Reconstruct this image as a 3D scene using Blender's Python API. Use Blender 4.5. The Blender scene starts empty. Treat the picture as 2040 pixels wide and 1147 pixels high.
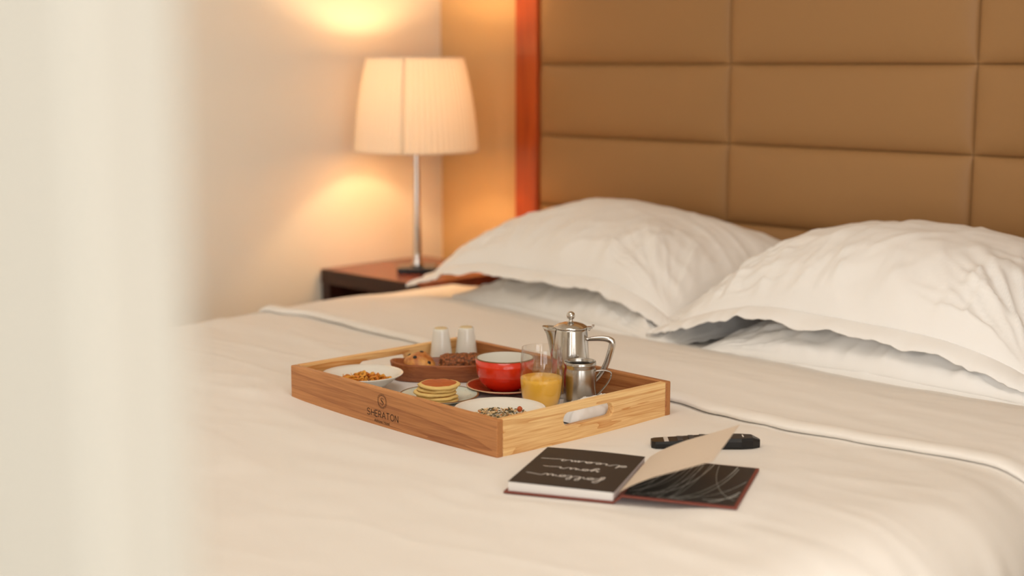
import bpy, bmesh, math, random
from mathutils import Vector, Matrix, noise

R = math.radians
random.seed(7)
COL = bpy.context.scene.collection
SC = bpy.context.scene
Z0 = 0.62                      # height of the bed top above the floor

# ------------------------------------------------------------------ camera
F_PX = 2833.0
pitch = math.atan(446.0 / F_PX)
cam_d = bpy.data.cameras.new('camera')
cam_d.sensor_width = 36.0
cam_d.lens = F_PX / 2040.0 * 36.0
cam_d.clip_start = 0.05
cam_d.dof.use_dof = True
cam_d.dof.focus_distance = 2.40
cam_d.dof.aperture_fstop = 2.1
cam_o = bpy.data.objects.new('camera', cam_d)
COL.objects.link(cam_o)
cam_o.location = (0, 0, Z0 + 0.60)
fwd = Vector((-math.sqrt(.5) * math.cos(pitch), math.sqrt(.5) * math.cos(pitch), -math.sin(pitch)))
cam_o.rotation_euler = fwd.to_track_quat('-Z', 'Y').to_euler()
SC.camera = cam_o

# ------------------------------------------------------------------ world, daylight, added fill lamps, exposure
w = bpy.data.worlds.new('overcast_sky'); SC.world = w; w.use_nodes = True
w.node_tree.nodes['Background'].inputs[0].default_value = (0.95, 0.92, 0.88, 1)
w.node_tree.nodes['Background'].inputs[1].default_value = 0.6
win = bpy.data.lights.new('window_daylight', 'AREA')
win.shape = 'RECTANGLE'; win.size = 3.2; win.size_y = 2.0
win.energy = 47.0; win.color = (0.975, 0.99, 1.0)
wo = bpy.data.objects.new('window_daylight', win); COL.objects.link(wo)
wo.location = (2.57, -0.1, 1.45); wo.rotation_euler = (0, R(90), 0)      # shines towards -x
wo.rotation_euler = Vector((-1, 0, 0)).to_track_quat('-Z', 'Z').to_euler()
front_fill = bpy.data.lights.new('added_front_fill', 'AREA')  # fill lamp added behind the camera to brighten surfaces facing it
front_fill.shape = 'RECTANGLE'; front_fill.size = 1.9; front_fill.size_y = 2.0
front_fill.energy = 100.0; front_fill.color = (0.975, 0.99, 1.0)
front_fill_o = bpy.data.objects.new('added_front_fill', front_fill); COL.objects.link(front_fill_o)
front_fill_o.location = (1.1, -2.17, 1.45)
front_fill_o.rotation_euler = Vector((0, 1, 0)).to_track_quat('-Z', 'Z').to_euler()
ceil_l = bpy.data.lights.new('added_ceiling_fill', 'AREA')  # unseen ceiling lamp, added so the bed top gets light from above
ceil_l.shape = 'DISK'; ceil_l.size = 1.3; ceil_l.energy = 11.0; ceil_l.color = (1.0, 0.95, 0.88)
clo = bpy.data.objects.new('added_ceiling_fill', ceil_l); COL.objects.link(clo)
clo.location = (-1.2, 1.0, 2.66)
SC.view_settings.view_transform = 'Standard'
SC.view_settings.look = 'None'
SC.view_settings.gamma = 1.0
SC.view_settings.use_curve_mapping = False
SC.view_settings.exposure = 0.12

# ------------------------------------------------------------------ helpers
def lin(r, g, b):
    f = lambda c: (c / 255 / 12.92) if c / 255 <= .04045 else ((c / 255 + .055) / 1.055) ** 2.4
    return (f(r), f(g), f(b), 1)

def new_mat(name):
    m = bpy.data.materials.new(name); m.use_nodes = True
    return m, m.node_tree.nodes, m.node_tree.links, m.node_tree.nodes['Principled BSDF']

def mat(name, col, rough=.6, metal=0., spec=.5, var=0., vscale=8., bump=0., bscale=60., sheen=0., coat=0., sss=0., aniso=None):
    m, n, l, b = new_mat(name)
    b.inputs['Base Color'].default_value = col
    b.inputs['Roughness'].default_value = rough
    b.inputs['Metallic'].default_value = metal
    b.inputs['Specular IOR Level'].default_value = spec
    b.inputs['Sheen Weight'].default_value = sheen
    b.inputs['Coat Weight'].default_value = coat
    b.inputs['Coat Roughness'].default_value = .08
    if sss:
        b.inputs['Subsurface Weight'].default_value = sss
        b.inputs['Subsurface Radius'].default_value = (.01, .005, .002)
    tc = n.new('ShaderNodeTexCoord')
    if var:
        nz = n.new('ShaderNodeTexNoise'); nz.inputs['Scale'].default_value = vscale; nz.inputs['Detail'].default_value = 5
        l.new(tc.outputs['Object'], nz.inputs['Vector'])
        mx = n.new('ShaderNodeMix'); mx.data_type = 'RGBA'
        mx.inputs[6].default_value = tuple(c * (1 - var) for c in col[:3]) + (1,)
        mx.inputs[7].default_value = tuple(min(1, c * (1 + var)) for c in col[:3]) + (1,)
        l.new(nz.outputs['Fac'], mx.inputs[0]); l.new(mx.outputs[2], b.inputs['Base Color'])
    if bump:
        nb = n.new('ShaderNodeTexNoise'); nb.inputs['Scale'].default_value = bscale; nb.inputs['Detail'].default_value = 4
        l.new(tc.outputs['Object'], nb.inputs['Vector'])
        bp = n.new('ShaderNodeBump'); bp.inputs['Strength'].default_value = bump; bp.inputs['Distance'].default_value = .002
        l.new(nb.outputs['Fac'], bp.inputs['Height']); l.new(bp.outputs['Normal'], b.inputs['Normal'])
    return m

def wood(name, dark, light, axis=0, rough=.45, scale=1., flecks=False, contrast=(.26, .62), rings=9.):
    """grain runs along the object's local axis"""
    m, n, l, b = new_mat(name)
    tc = n.new('ShaderNodeTexCoord'); mp = n.new('ShaderNodeMapping')
    s = [15 * scale] * 3; s[axis] = .9 * scale
    mp.inputs['Scale'].default_value = s
    l.new(tc.outputs['Object'], mp.inputs['Vector'])
    n1 = n.new('ShaderNodeTexNoise'); n1.inputs['Scale'].default_value = 1.0; n1.inputs['Detail'].default_value = 3; n1.inputs['Distortion'].default_value = .8
    l.new(mp.outputs[0], n1.inputs['Vector'])
    # annual rings: thin dark lines where the stretched noise crosses steps
    mu = n.new('ShaderNodeMath'); mu.operation = 'MULTIPLY'; mu.inputs[1].default_value = rings
    l.new(n1.outputs['Fac'], mu.inputs[0])
    fr = n.new('ShaderNodeMath'); fr.operation = 'FRACT'; l.new(mu.outputs[0], fr.inputs[0])
    pw = n.new('ShaderNodeMath'); pw.operation = 'POWER'; pw.inputs[1].default_value = 3.5; l.new(fr.outputs[0], pw.inputs[0])
    mf = n.new('ShaderNodeMapping'); sf = [420 * scale] * 3; sf[axis] = 14 * scale; mf.inputs['Scale'].default_value = sf
    l.new(tc.outputs['Object'], mf.inputs['Vector'])
    n2 = n.new('ShaderNodeTexNoise'); n2.inputs['Scale'].default_value = 1.0; n2.inputs['Detail'].default_value = 3
    l.new(mf.outputs[0], n2.inputs['Vector'])
    m3 = n.new('ShaderNodeMath'); m3.operation = 'MULTIPLY_ADD'; m3.inputs[1].default_value = .5; m3.inputs[2].default_value = .0
    l.new(n2.outputs['Fac'], m3.inputs[0])
    m4 = n.new('ShaderNodeMath'); m4.operation = 'MULTIPLY_ADD'; m4.inputs[1].default_value = .55
    l.new(n1.outputs['Fac'], m4.inputs[0]); l.new(m3.outputs[0], m4.inputs[2])
    ma = n.new('ShaderNodeMath'); ma.operation = 'MULTIPLY_ADD'; ma.inputs[1].default_value = -.20
    l.new(pw.outputs[0], ma.inputs[0]); l.new(m4.outputs[0], ma.inputs[2])
    cr = n.new('ShaderNodeValToRGB')
    cr.color_ramp.elements[0].position = contrast[0]; cr.color_ramp.elements[0].color = dark
    cr.color_ramp.elements[1].position = contrast[1]; cr.color_ramp.elements[1].color = light
    l.new(ma.outputs[0], cr.inputs[0])
    out = cr.outputs[0]
    if flecks:      # pale scratches along the grain
        m2 = n.new('ShaderNodeMapping'); s2 = [330.] * 3; s2[axis] = 42.
        m2.inputs['Scale'].default_value = s2; l.new(tc.outputs['Object'], m2.inputs['Vector'])
        n3 = n.new('ShaderNodeTexNoise'); n3.inputs['Scale'].default_value = 1.; n3.inputs['Detail'].default_value = 1
        l.new(m2.outputs[0], n3.inputs['Vector'])
        gt = n.new('ShaderNodeMapRange'); gt.inputs[1].default_value = .80; gt.inputs[2].default_value = .84
        l.new(n3.outputs['Fac'], gt.inputs[0])
        mx = n.new('ShaderNodeMix'); mx.data_type = 'RGBA'; l.new(gt.outputs[0], mx.inputs[0])
        l.new(out, mx.inputs[6]); mx.inputs[7].default_value = lin(236, 205, 165)
        out = mx.outputs[2]
    l.new(out, b.inputs['Base Color'])
    b.inputs['Roughness'].default_value = rough
    bp = n.new('ShaderNodeBump'); bp.inputs['Strength'].default_value = .12; bp.inputs['Distance'].default_value = .001
    l.new(ma.outputs[0], bp.inputs['Height']); l.new(bp.outputs['Normal'], b.inputs['Normal'])
    return m

def link(name, me, m=None, parent=None, loc=None, rot=None):
    if m is not None and not me.materials: me.materials.append(m)
    o = bpy.data.objects.new(name, me); COL.objects.link(o)
    if parent is not None: o.parent = parent
    if loc is not None: o.location = loc
    if rot is not None: o.rotation_euler = rot
    return o

def mk(name, verts, faces, m, parent=None, smooth=True, loc=None, rot=None):
    me = bpy.data.meshes.new(name); me.from_pydata([tuple(v) for v in verts], [], faces); me.update()
    bm = bmesh.new(); bm.from_mesh(me); bmesh.ops.recalc_face_normals(bm, faces=bm.faces); bm.to_mesh(me); bm.free()
    if smooth: me.polygons.foreach_set('use_smooth', [True] * len(me.polygons))
    return link(name, me, m, parent, loc, rot)

def box(name, lo, hi, m, parent=None, bev=.002, seg=2, loc=None, rot=None):
    bm = bmesh.new(); bmesh.ops.create_cube(bm, size=1)
    lo, hi = Vector(lo), Vector(hi)
    for v in bm.verts: v.co = Vector(((lo[i] + hi[i]) / 2 + v.co[i] * (hi[i] - lo[i]) for i in range(3)))
    if bev: bmesh.ops.bevel(bm, geom=bm.edges[:], offset=bev, segments=seg, affect='EDGES', profile=.5)
    me = bpy.data.meshes.new(name); bm.to_mesh(me); bm.free()
    me.polygons.foreach_set('use_smooth', [False] * len(me.polygons))
    return link(name, me, m, parent, loc, rot)

def lathe(name, prof, m, parent=None, seg=48, loc=None, rot=None, wob=None):
    V, Fc = [], []
    n = len(prof)
    for k in range(seg):
        a = 2 * math.pi * k / seg
        for (r, z) in prof:
            rr = r * (1 + (wob(a, r, z) if wob else 0))
            V.append((rr * math.cos(a), rr * math.sin(a), z))
    for k in range(seg):
        k2 = (k + 1) % seg
        for i in range(n - 1):
            Fc.append((k * n + i, k2 * n + i, k2 * n + i + 1, k * n + i + 1))
    me = bpy.data.meshes.new(name); me.from_pydata(V, [], Fc)
    bm = bmesh.new(); bm.from_mesh(me)
    bmesh.ops.remove_doubles(bm, verts=bm.verts, dist=1e-6)
    bmesh.ops.recalc_face_normals(bm, faces=bm.faces); bm.to_mesh(me); bm.free()
    me.polygons.foreach_set('use_smooth', [True] * len(me.polygons))
    return link(name, me, m, parent, loc, rot)

def crom(P, n=6, closed=False):
    out = []; N = len(P); P = [Vector(p) for p in P]
    rng = range(N) if closed else range(N - 1)
    for i in rng:
        g = lambda j: P[j % N] if closed else P[max(0, min(N - 1, j))]
        p0, p1, p2, p3 = g(i - 1), g(i), g(i + 1), g(i + 2)
        for k in range(n):
            t = k / n
            out.append(.5 * (2 * p1 + (p2 - p0) * t + (2 * p0 - 5 * p1 + 4 * p2 - p3) * t * t + (3 * p1 - p0 - 3 * p2 + p3) * t ** 3))
    if not closed: out.append(P[-1])
    return out

def tube(name, path, rad, m, parent=None, seg=10, flat=1., up=(0, 0, 1), cap=True, loc=None, rot=None):
    """sweep; rad float or list; flat scales the cross-section along the second axis"""
    V, Fc = [], []; P = [Vector(p) for p in path]; N = len(P)
    for i, p in enumerate(P):
        t = (P[min(N - 1, i + 1)] - P[max(0, i - 1)]).normalized()
        a = t.cross(Vector(up))
        if a.length < 1e-4: a = t.cross(Vector((1, 0, 0)))
        a.normalize(); b = t.cross(a)
        r = rad[i] if isinstance(rad, (list, tuple)) else rad
        for k in range(seg):
            th = 2 * math.pi * k / seg
            V.append(p + a * (r * math.cos(th)) + b * (r * flat * math.sin(th)))
    for i in range(N - 1):
        for k in range(seg):
            k2 = (k + 1) % seg
            Fc.append((i * seg + k, i * seg + k2, (i + 1) * seg + k2, (i + 1) * seg + k))
    if cap:
        Fc.append(tuple(range(seg))); Fc.append(tuple((N - 1) * seg + k for k in range(seg)))
    return mk(name, V, Fc, m, parent, True, loc, rot)

def empty(name, loc, rz=0.):
    o = bpy.data.objects.new(name, None); COL.objects.link(o); o.empty_display_size = .05
    o.location = loc; o.rotation_euler = (0, 0, rz); return o

def tag(o, label, cat, group=None, kind=None):
    o['label'] = label; o['category'] = cat
    if group: o['group'] = group
    if kind: o['kind'] = kind
    return o

def struct(o, label=None):
    o['kind'] = 'structure'
    if label: o['label'] = label
    return o

def sm(a, b, x):
    t = max(0., min(1., (x - a) / (b - a))); return t * t * (3 - 2 * t)

def nz(x, y, z=0.): return noise.noise(Vector((x, y, z)))

def interp(tab, x):
    if x <= tab[0][0]: return tab[0][1]
    for (a, fa), (b, fb) in zip(tab, tab[1:]):
        if x <= b: t = (x - a) / (b - a); t = t * t * (3 - 2 * t); return fa + (fb - fa) * t
    return tab[-1][1]

def ribbons(name, strokes, mp, m, parent, off=0.0003):
    """flat print: strokes = [(list of 2-D points, width or list of widths)], mp maps (a, b, lift) to a point"""
    V, Fc = [], []
    for pts, wd in strokes:
        P = [Vector((p[0], p[1])) for p in pts]; N = len(P); base = len(V)
        for i, p in enumerate(P):
            d = P[min(N - 1, i + 1)] - P[max(0, i - 1)]
            if d.length < 1e-9: d = Vector((1, 0))
            d.normalize(); nn = Vector((-d.y, d.x))
            ww = (wd[i] if isinstance(wd, (list, tuple)) else wd) / 2
            q, r_ = p + nn * ww, p - nn * ww
            V.append(mp(q.x, q.y, off)); V.append(mp(r_.x, r_.y, off))
        for i in range(N - 1):
            a = base + 2 * i; Fc.append((a, a + 1, a + 3, a + 2))
    me = bpy.data.meshes.new(name); me.from_pydata([tuple(v) for v in V], [], Fc); me.update()
    return link(name, me, m, parent)

# ------------------------------------------------------------------ materials
M_wall = mat('cream_wall_paint', lin(242, 233, 217), .8, var=.02, vscale=3, bump=.05, bscale=220)
M_wallpaper = mat('beige_wall_covering', lin(216, 178, 126), .75, var=.03, vscale=3, bump=.05, bscale=180)
M_ceil = mat('white_ceiling_paint', lin(240, 236, 228), .9)
M_floor = mat('beige_carpet', lin(168, 152, 134), .95, var=.15, vscale=90, bump=.4, bscale=400)
M_linen = mat('white_cotton_duvet', lin(246, 239, 230), .85, bump=.06, bscale=900, sheen=.15)
M_case = mat('white_cotton_pillowcase', lin(254, 251, 247), .8, bump=.06, bscale=900, sheen=.15)
M_leather = mat('tan_leather', lin(168, 126, 80), .52, var=.03, vscale=4, bump=.08, bscale=500, spec=.35)
M_hbback = mat('brown_backing', lin(60, 42, 26), .8)
M_cherry = wood('cherry_wood', lin(150, 52, 14), lin(196, 84, 30), axis=2, rough=.3, scale=.5)
M_darkwood = wood('dark_wenge_wood', lin(34, 18, 13), lin(66, 34, 24), axis=0, rough=.35, scale=.8)
M_redwood = wood('red_brown_wood', lin(104, 46, 28), lin(140, 66, 40), axis=0, rough=.25, scale=.8)
M_oakX_shaded = wood('oak_grain_long_shaded', lin(150, 86, 42), lin(204, 140, 84), axis=0, rough=.42, flecks=True)  # same oak as the side boards, darkened: shade put into the colour
M_oakY_lit = wood('oak_grain_side_lit', lin(214, 144, 76), lin(255, 216, 152), axis=1, rough=.42, flecks=True)  # same oak, lightened: daylight from the side put into the colour
M_endgrain = mat('oak_end_grain', lin(190, 128, 74), .6, var=.15, vscale=300)
M_acacia = wood('acacia_wood', lin(136, 72, 36), lin(182, 110, 62), axis=0, rough=.4)
M_ceramic = mat('white_glazed_ceramic', lin(240, 236, 226), .18, coat=.4)
M_steel = mat('polished_steel', (.62, .60, .57, 1), .13, metal=1.)
M_steel_b = mat('brushed_steel', (.50, .48, .45, 1), .24, metal=1., var=.08, vscale=40)
M_chrome = mat('chrome', (.66, .63, .6, 1), .15, metal=1.)
M_black = mat('black_plastic', lin(22, 20, 20), .35, spec=.4)
M_blackgloss = mat('black_gloss', lin(16, 14, 14), .15)
M_red = mat('red_glaze', lin(232, 52, 20), .2, var=.12, vscale=160, coat=.5)
M_redsaucer = mat('red_glaze_saucer', lin(176, 44, 20), .2, var=.12, vscale=160, coat=.5)
M_rimbrown = mat('brown_glaze_rim', lin(132, 92, 52), .4)
M_rimcream = mat('cream_glaze_rim', lin(226, 190, 150), .3)
M_ink = mat('dark_ink', lin(26, 13, 8), .6)
M_white = mat('white_print', lin(235, 228, 220), .7)
M_paper = mat('white_paper', lin(240, 236, 232), .85, bump=.02)
M_page = mat('beige_paper', lin(226, 208, 188), .85)
M_pageblack = mat('black_paper', lin(48, 38, 32), .6)
M_endpaper = mat('black_endpaper', lin(22, 22, 24), .45)
M_cover = mat('brown_cloth_cover', lin(126, 62, 48), .7)
M_juice = mat('orange_juice', lin(255, 196, 66), .3)
M_foil = mat('napkin_paper', lin(246, 243, 240), .75)

def speckle(name, base, spot, scale, rough=.2, th=.67):
    m, n, l, b = new_mat(name)
    tc = n.new('ShaderNodeTexCoord'); v = n.new('ShaderNodeTexNoise'); v.inputs['Scale'].default_value = scale; v.inputs['Detail'].default_value = 2
    l.new(tc.outputs['Object'], v.inputs['Vector'])
    mr = n.new('ShaderNodeMapRange'); mr.inputs[1].default_value = th; mr.inputs[2].default_value = th + .05
    l.new(v.outputs['Fac'], mr.inputs[0])
    mx = n.new('ShaderNodeMix'); mx.data_type = 'RGBA'; mx.inputs[6].default_value = base; mx.inputs[7].default_value = spot
    l.new(mr.outputs[0], mx.inputs[0]); l.new(mx.outputs[2], b.inputs['Base Color'])
    b.inputs['Roughness'].default_value = rough
    return m
M_blueplate = speckle('pale_blue_speckled_glaze', lin(206, 220, 210), lin(120, 104, 80), 260)

M_glass, n_, l_, b_ = new_mat('clear_glass')
n_.remove(b_)
gt_ = n_.new('ShaderNodeBsdfTransparent'); gt_.inputs[0].default_value = (.997, .996, .994, 1)
gg_ = n_.new('ShaderNodeBsdfGlossy'); gg_.inputs['Roughness'].default_value = .02
lw_ = n_.new('ShaderNodeLayerWeight'); lw_.inputs['Blend'].default_value = .5
pw_ = n_.new('ShaderNodeMath'); pw_.operation = 'POWER'; pw_.inputs[1].default_value = 3.2; l_.new(lw_.outputs['Facing'], pw_.inputs[0])
gf_ = n_.new('ShaderNodeMath'); gf_.operation = 'MULTIPLY_ADD'; gf_.inputs[1].default_value = .55; gf_.inputs[2].default_value = .075; l_.new(pw_.outputs[0], gf_.inputs[0])
gm_ = n_.new('ShaderNodeMixShader'); l_.new(gf_.outputs[0], gm_.inputs[0]); l_.new(gt_.outputs[0], gm_.inputs[1]); l_.new(gg_.outputs[0], gm_.inputs[2])
l_.new(gm_.outputs[0], n_['Material Output'].inputs[0])

# lamp shade: thin fabric that lets light through
M_shade = bpy.data.materials.new('pleated_shade_fabric'); M_shade.use_nodes = True
n_ = M_shade.node_tree.nodes; l_ = M_shade.node_tree.links; n_.clear()
o_ = n_.new('ShaderNodeOutputMaterial'); mx_ = n_.new('ShaderNodeMixShader'); d_ = n_.new('ShaderNodeBsdfDiffuse'); t_ = n_.new('ShaderNodeBsdfTranslucent')
d_.inputs[0].default_value = lin(250, 232, 206); t_.inputs[0].default_value = lin(240, 214, 186)
mx_.inputs[0].default_value = .068
l_.new(d_.outputs[0], mx_.inputs[1]); l_.new(t_.outputs[0], mx_.inputs[2]); l_.new(mx_.outputs[0], o_.inputs[0])

# ------------------------------------------------------------------ room
XL, YB, XR, YF, ZC = -3.345, 3.03, 2.6, -2.2, 2.75
struct(box('floor', (XL - .1, YF - .1, -.08), (XR + .1, YB + .1, 0), M_floor, bev=0))
struct(box('ceiling', (XL - .1, YF - .1, ZC), (XR + .1, YB + .1, ZC + .08), M_ceil, bev=0))
struct(box('wall_left', (XL - .1, YF - .1, 0), (XL, YB + .1, ZC), M_wall, bev=0))
struct(box('wall_back', (XL, YB, 0), (XR + .1, YB + .1, ZC), M_wallpaper, bev=0))
WY0, WY1, WZ0, WZ1 = -1.75, 1.55, .42, 2.48
def wall_with_hole(right):
    V, Fc = [], []
    def bx(lo, hi):
        b = len(V)
        for x in (lo[0], hi[0]):
            for y in (lo[1], hi[1]):
                for z in (lo[2], hi[2]): V.append((x, y, z))
        Fc.extend([(b, b+1, b+3, b+2), (b+4, b+6, b+7, b+5), (b, b+4, b+5, b+1), (b+2, b+3, b+7, b+6), (b, b+2, b+6, b+4), (b+1, b+5, b+7, b+3)])
    if right:
        bx((XR, YF, 0), (XR + .12, WY0, ZC)); bx((XR, WY1, 0), (XR + .12, YB, ZC))
        bx((XR, WY0, 0), (XR + .12, WY1, WZ0)); bx((XR, WY0, WZ1), (XR + .12, WY1, ZC))
    else:
        bx((XL, YF - .12, 0), (.1, YF, ZC)); bx((2.1, YF - .12, 0), (XR + .12, YF, ZC))
        bx((.1, YF - .12, 0), (2.1, YF, WZ0)); bx((.1, YF - .12, WZ1), (2.1, YF, ZC))
    return V, Fc
struct(mk('wall_right', *wall_with_hole(True), M_wall, smooth=False))
struct(mk('wall_front', *wall_with_hole(False), M_wall, smooth=False))
wn = struct(empty('window_1', (XR + .06, 0, 0)))
M_frame = mat('white_window_frame', lin(235, 232, 226), .4)
for a, b_ in (((-.03, WY0, WZ0), (.03, WY0 + .06, WZ1)), ((-.03, WY1 - .06, WZ0), (.03, WY1, WZ1)), ((-.03, WY0 + .06, WZ0), (.03, WY1 - .06, WZ0 + .06)), ((-.03, WY0 + .06, WZ1 - .06), (.03, WY1 - .06, WZ1)), ((-.03, -.13, WZ0 + .06), (.03, -.07, WZ1 - .06))):
    box('window_frame', a, b_, M_frame, wn, .004)
box('pane', (-.004, WY0 + .06, WZ0 + .06), (.004, -.13, WZ1 - .06), M_glass, wn, 0)
box('pane', (-.004, -.07, WZ0 + .06), (.004, WY1 - .06, WZ1 - .06), M_glass, wn, 0)
w2 = struct(empty('window_added_fill', (0, YF - .06, 0)))  # unseen window added to house the front fill lamp
for a, b_ in (((.1, -.03, WZ0), (.16, .03, WZ1)), ((2.04, -.03, WZ0), (2.1, .03, WZ1)), ((.16, -.03, WZ0), (2.04, .03, WZ0 + .06)), ((.16, -.03, WZ1 - .06), (2.04, .03, WZ1))):
    box('window_frame', a, b_, M_frame, w2, .004)
box('pane', (.16, -.004, WZ0 + .06), (2.04, .004, WZ1 - .06), M_glass, w2, 0)
cl = tag(empty('added_ceiling_light', (-1.2, 1.0, 2.66)), 'unseen round ceiling light added to brighten the bed from above', 'ceiling light')
lathe('housing', [(.67, .0), (.67, .0895), (.6, .0895), (.6, .02), (.655, .01), (.655, .0), (.67, .0)], M_frame, cl, 64)
# open door leaf next to the camera
M_door = mat('cream_door_paint', lin(180, 176, 165), .6, var=.02, vscale=4)
struct(box('door_1', (-1.15, .2117, .005), (-.395, .2477, 2.1), M_door, bev=.002), 'cream painted door edge close to the camera, out of focus')
struct(box('wall_added_shade', (-.52, 1.45, 0), (-.40, YB, ZC), M_wall, bev=.006))  # unseen wall added to shade the headboard's right part and the bed edge

# ------------------------------------------------------------------ headboard
hb = tag(empty('headboard', (-1.845, 2.95, 0)), 'tan leather headboard of wide stitched cushions in a red wood frame', 'headboard')
PW, PH = .666, .2
box('backing_board', (-3 * PW / 2, .012, .1), (3 * PW / 2, .075, Z0 + 1.0), M_hbback, hb, 0)
def cushion_mesh():
    V, Fc = [], []; nx, ny = 34, 18
    for j in range(ny + 1):
        for i in range(nx + 1):
            # finer steps next to the seams
            s = math.sin((i / nx - .5) * math.pi) ; t = math.sin((j / ny - .5) * math.pi)
            ex = 1 - min(1, (1 - abs(s)) * PW / 2 / .06); ey = 1 - min(1, (1 - abs(t)) * PH / 2 / .05)
            h = math.sqrt(max(0, 1 - ex ** 2.2)) * math.sqrt(max(0, 1 - ey ** 2.2))
            puff = .015 * h + .010 * (1 - s ** 4) * (1 - t * t)
            V.append((s * (PW / 2 - .0006), .010 - puff, t * (PH / 2 - .0006)))
    for j in range(ny):
        for i in range(nx):
            a = j * (nx + 1) + i; Fc.append((a, a + 1, a + nx + 2, a + nx + 1))
    # back
    b = len(V); V += [(-PW/2, .014, -PH/2), (PW/2, .014, -PH/2), (PW/2, .014, PH/2), (-PW/2, .014, PH/2)]
    Fc.append((b, b + 3, b + 2, b + 1))
    me = bpy.data.meshes.new('cushion_panel'); me.from_pydata(V, [], Fc); me.update()
    me.polygons.foreach_set('use_smooth', [True] * len(me.polygons)); me.materials.append(M_leather)
    return me
cm = cushion_mesh()
for r_ in range(5):
    for c_ in range(3):
        link('cushion_panel', cm, None, hb, loc=((c_ - 1) * PW, 0, Z0 + .1 + PH * r_))
for s in (-1, 1):
    x0 = s * (3 * PW / 2 + .002)
    box('side_frame', (min(x0, x0 + s * .088), -.004, 0), (max(x0, x0 + s * .088), .079, Z0 + 1.06), M_cherry, hb, .003)
box('top_frame', (-3 * PW / 2, -.004, Z0 + 1.001), (3 * PW / 2, .079, Z0 + 1.06), M_cherry, hb, .003)

# ------------------------------------------------------------------ nightstand
NX0, NX1, NY0, NY1 = -3.335, -2.897, 2.54, 2.94
ns = tag(empty('nightstand', ((NX0 + NX1) / 2, (NY0 + NY1) / 2, 0)), 'dark wooden nightstand with open niche beside the bed', 'nightstand')
hw, hd = (NX1 - NX0) / 2, (NY1 - NY0) / 2
box('table_top', (-hw, -hd, Z0 - .038), (hw, hd, Z0 + .004), M_redwood, ns, .002)
box('fascia', (-hw, -hd - .003, Z0 - .038), (hw, -hd - .0005, Z0 + .0035), M_darkwood, ns, .0005)
for x0, x1 in ((-hw, -hw + .035), (hw - .035, hw)):
    box('side_panel', (x0, -hd, .05), (x1, hd, Z0 - .0385), M_darkwood, ns, .002)
box('shelf', (-hw + .036, -hd + .01, Z0 - .21), (hw - .036, hd, Z0 - .19), M_darkwood, ns, .001)
box('back_panel', (-hw + .036, hd - .015, .06), (hw - .036, hd, Z0 - .215), M_darkwood, ns, .001)
dr = box('drawer', (-hw + .037, -hd + .004, .08), (hw - .037, -hd + .03, Z0 - .214), M_darkwood, ns, .002)
box('drawer_handle', (-.06, -hd - .012, .3), (.06, -hd + .003, .312), M_chrome, dr, .002)

# ------------------------------------------------------------------ lamp
LZ = Z0 + .0045
lamp = tag(empty('table_lamp', (-3.083, 2.695, LZ)), 'lit table lamp with cream pleated shade on slim chrome stem', 'lamp')
box('base_plate', (-.055, -.055, 0), (.055, .055, .018), M_blackgloss, lamp, .002, rot=(0, 0, R(45)))
lathe('stem', [(0, .018), (.017, .018), (.0172, .022), (.0125, .035), (.0128, .06), (.0105, .16), (.0075, .30), (.0068, .40), (.006, .44), (0, .44)], M_chrome, lamp, 24)
zb, zt, rb, rt_ = .352, .612, .176, .136
NP = 64
V, Fc = [], []
rows = 14
for j in range(rows + 1):
    t = j / rows; z = zb + (zt - zb) * t; r0 = rb + (rt_ - rb) * t + .006 * math.sin(math.pi * t)
    for k in range(NP * 4):
        a = 2 * math.pi * k / (NP * 4)
        V.append(((r0 + .0028 * math.cos(a * NP)) * math.cos(a), (r0 + .0028 * math.cos(a * NP)) * math.sin(a), z))
for j in range(rows):
    for k in range(NP * 4):
        k2 = (k + 1) % (NP * 4); Fc.append((j * NP * 4 + k, j * NP * 4 + k2, (j + 1) * NP * 4 + k2, (j + 1) * NP * 4 + k))
shade = mk('lamp_shade', V, Fc, M_shade, lamp)
for z, r0 in ((zb, rb), (zt, rt_)):
    ring = [(r0 * math.cos(2 * math.pi * k / 64), r0 * math.sin(2 * math.pi * k / 64), z) for k in range(65)]
    tube('shade_rim', ring, .0028, M_shade, shade, 6, cap=False)
# the seam on the camera side
sa = R(-45 - 9)
tube('shade_seam', [((rb + (rt_ - rb) * t + .006 * math.sin(math.pi * t) + .002) * math.cos(sa), (rb + (rt_ - rb) * t + .006 * math.sin(math.pi * t) + .002) * math.sin(sa), zb + (zt - zb) * t) for t in [i / 10 for i in range(11)]], .003, M_shade, shade, 6)
M_bulb, n_, l_, b_ = new_mat('frosted_bulb'); b_.inputs['Base Color'].default_value = (1, .95, .85, 1); b_.inputs['Roughness'].default_value = .4
lathe('bulb_socket', [(0, .44), (.016, .44), (.016, .475), (0, .475)], M_chrome, lamp, 16)
for k in range(3):
    a = k * 2 * math.pi / 3 + .4
    tube('shade_spoke', [(.015 * math.cos(a), .015 * math.sin(a), .468), ((rt_ - .003) * math.cos(a), (rt_ - .003) * math.sin(a), .606)], .0015, M_chrome, lamp, 6)
bl = bpy.data.lights.new('bulb_light', 'POINT'); bl.energy = 5.2; bl.color = (1.0, .66, .34); bl.shadow_soft_size = .028
blo = bpy.data.objects.new('bulb_light', bl); COL.objects.link(blo); blo.parent = lamp; blo.location = (0, 0, .53)

# ------------------------------------------------------------------ bed
bed = tag(empty('bed', (-1.84, 1.9, 0)), 'wide bed made up with white linen', 'bed')
box('bed_base', (-.93, -.98, .1), (.93, 1.02, .34), M_darkwood, bed, .01)
box('mattress', (-.935, -.99, .345), (.935, 1.02, Z0 - .06), M_case, bed, .03, 3)
for sx in (-.85, .85):
    for sy in (-.9, .9): box('bed_leg', (sx - .03, sy - .03, 0), (sx + .03, sy + .03, .0995), M_darkwood, bed, .003)

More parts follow.
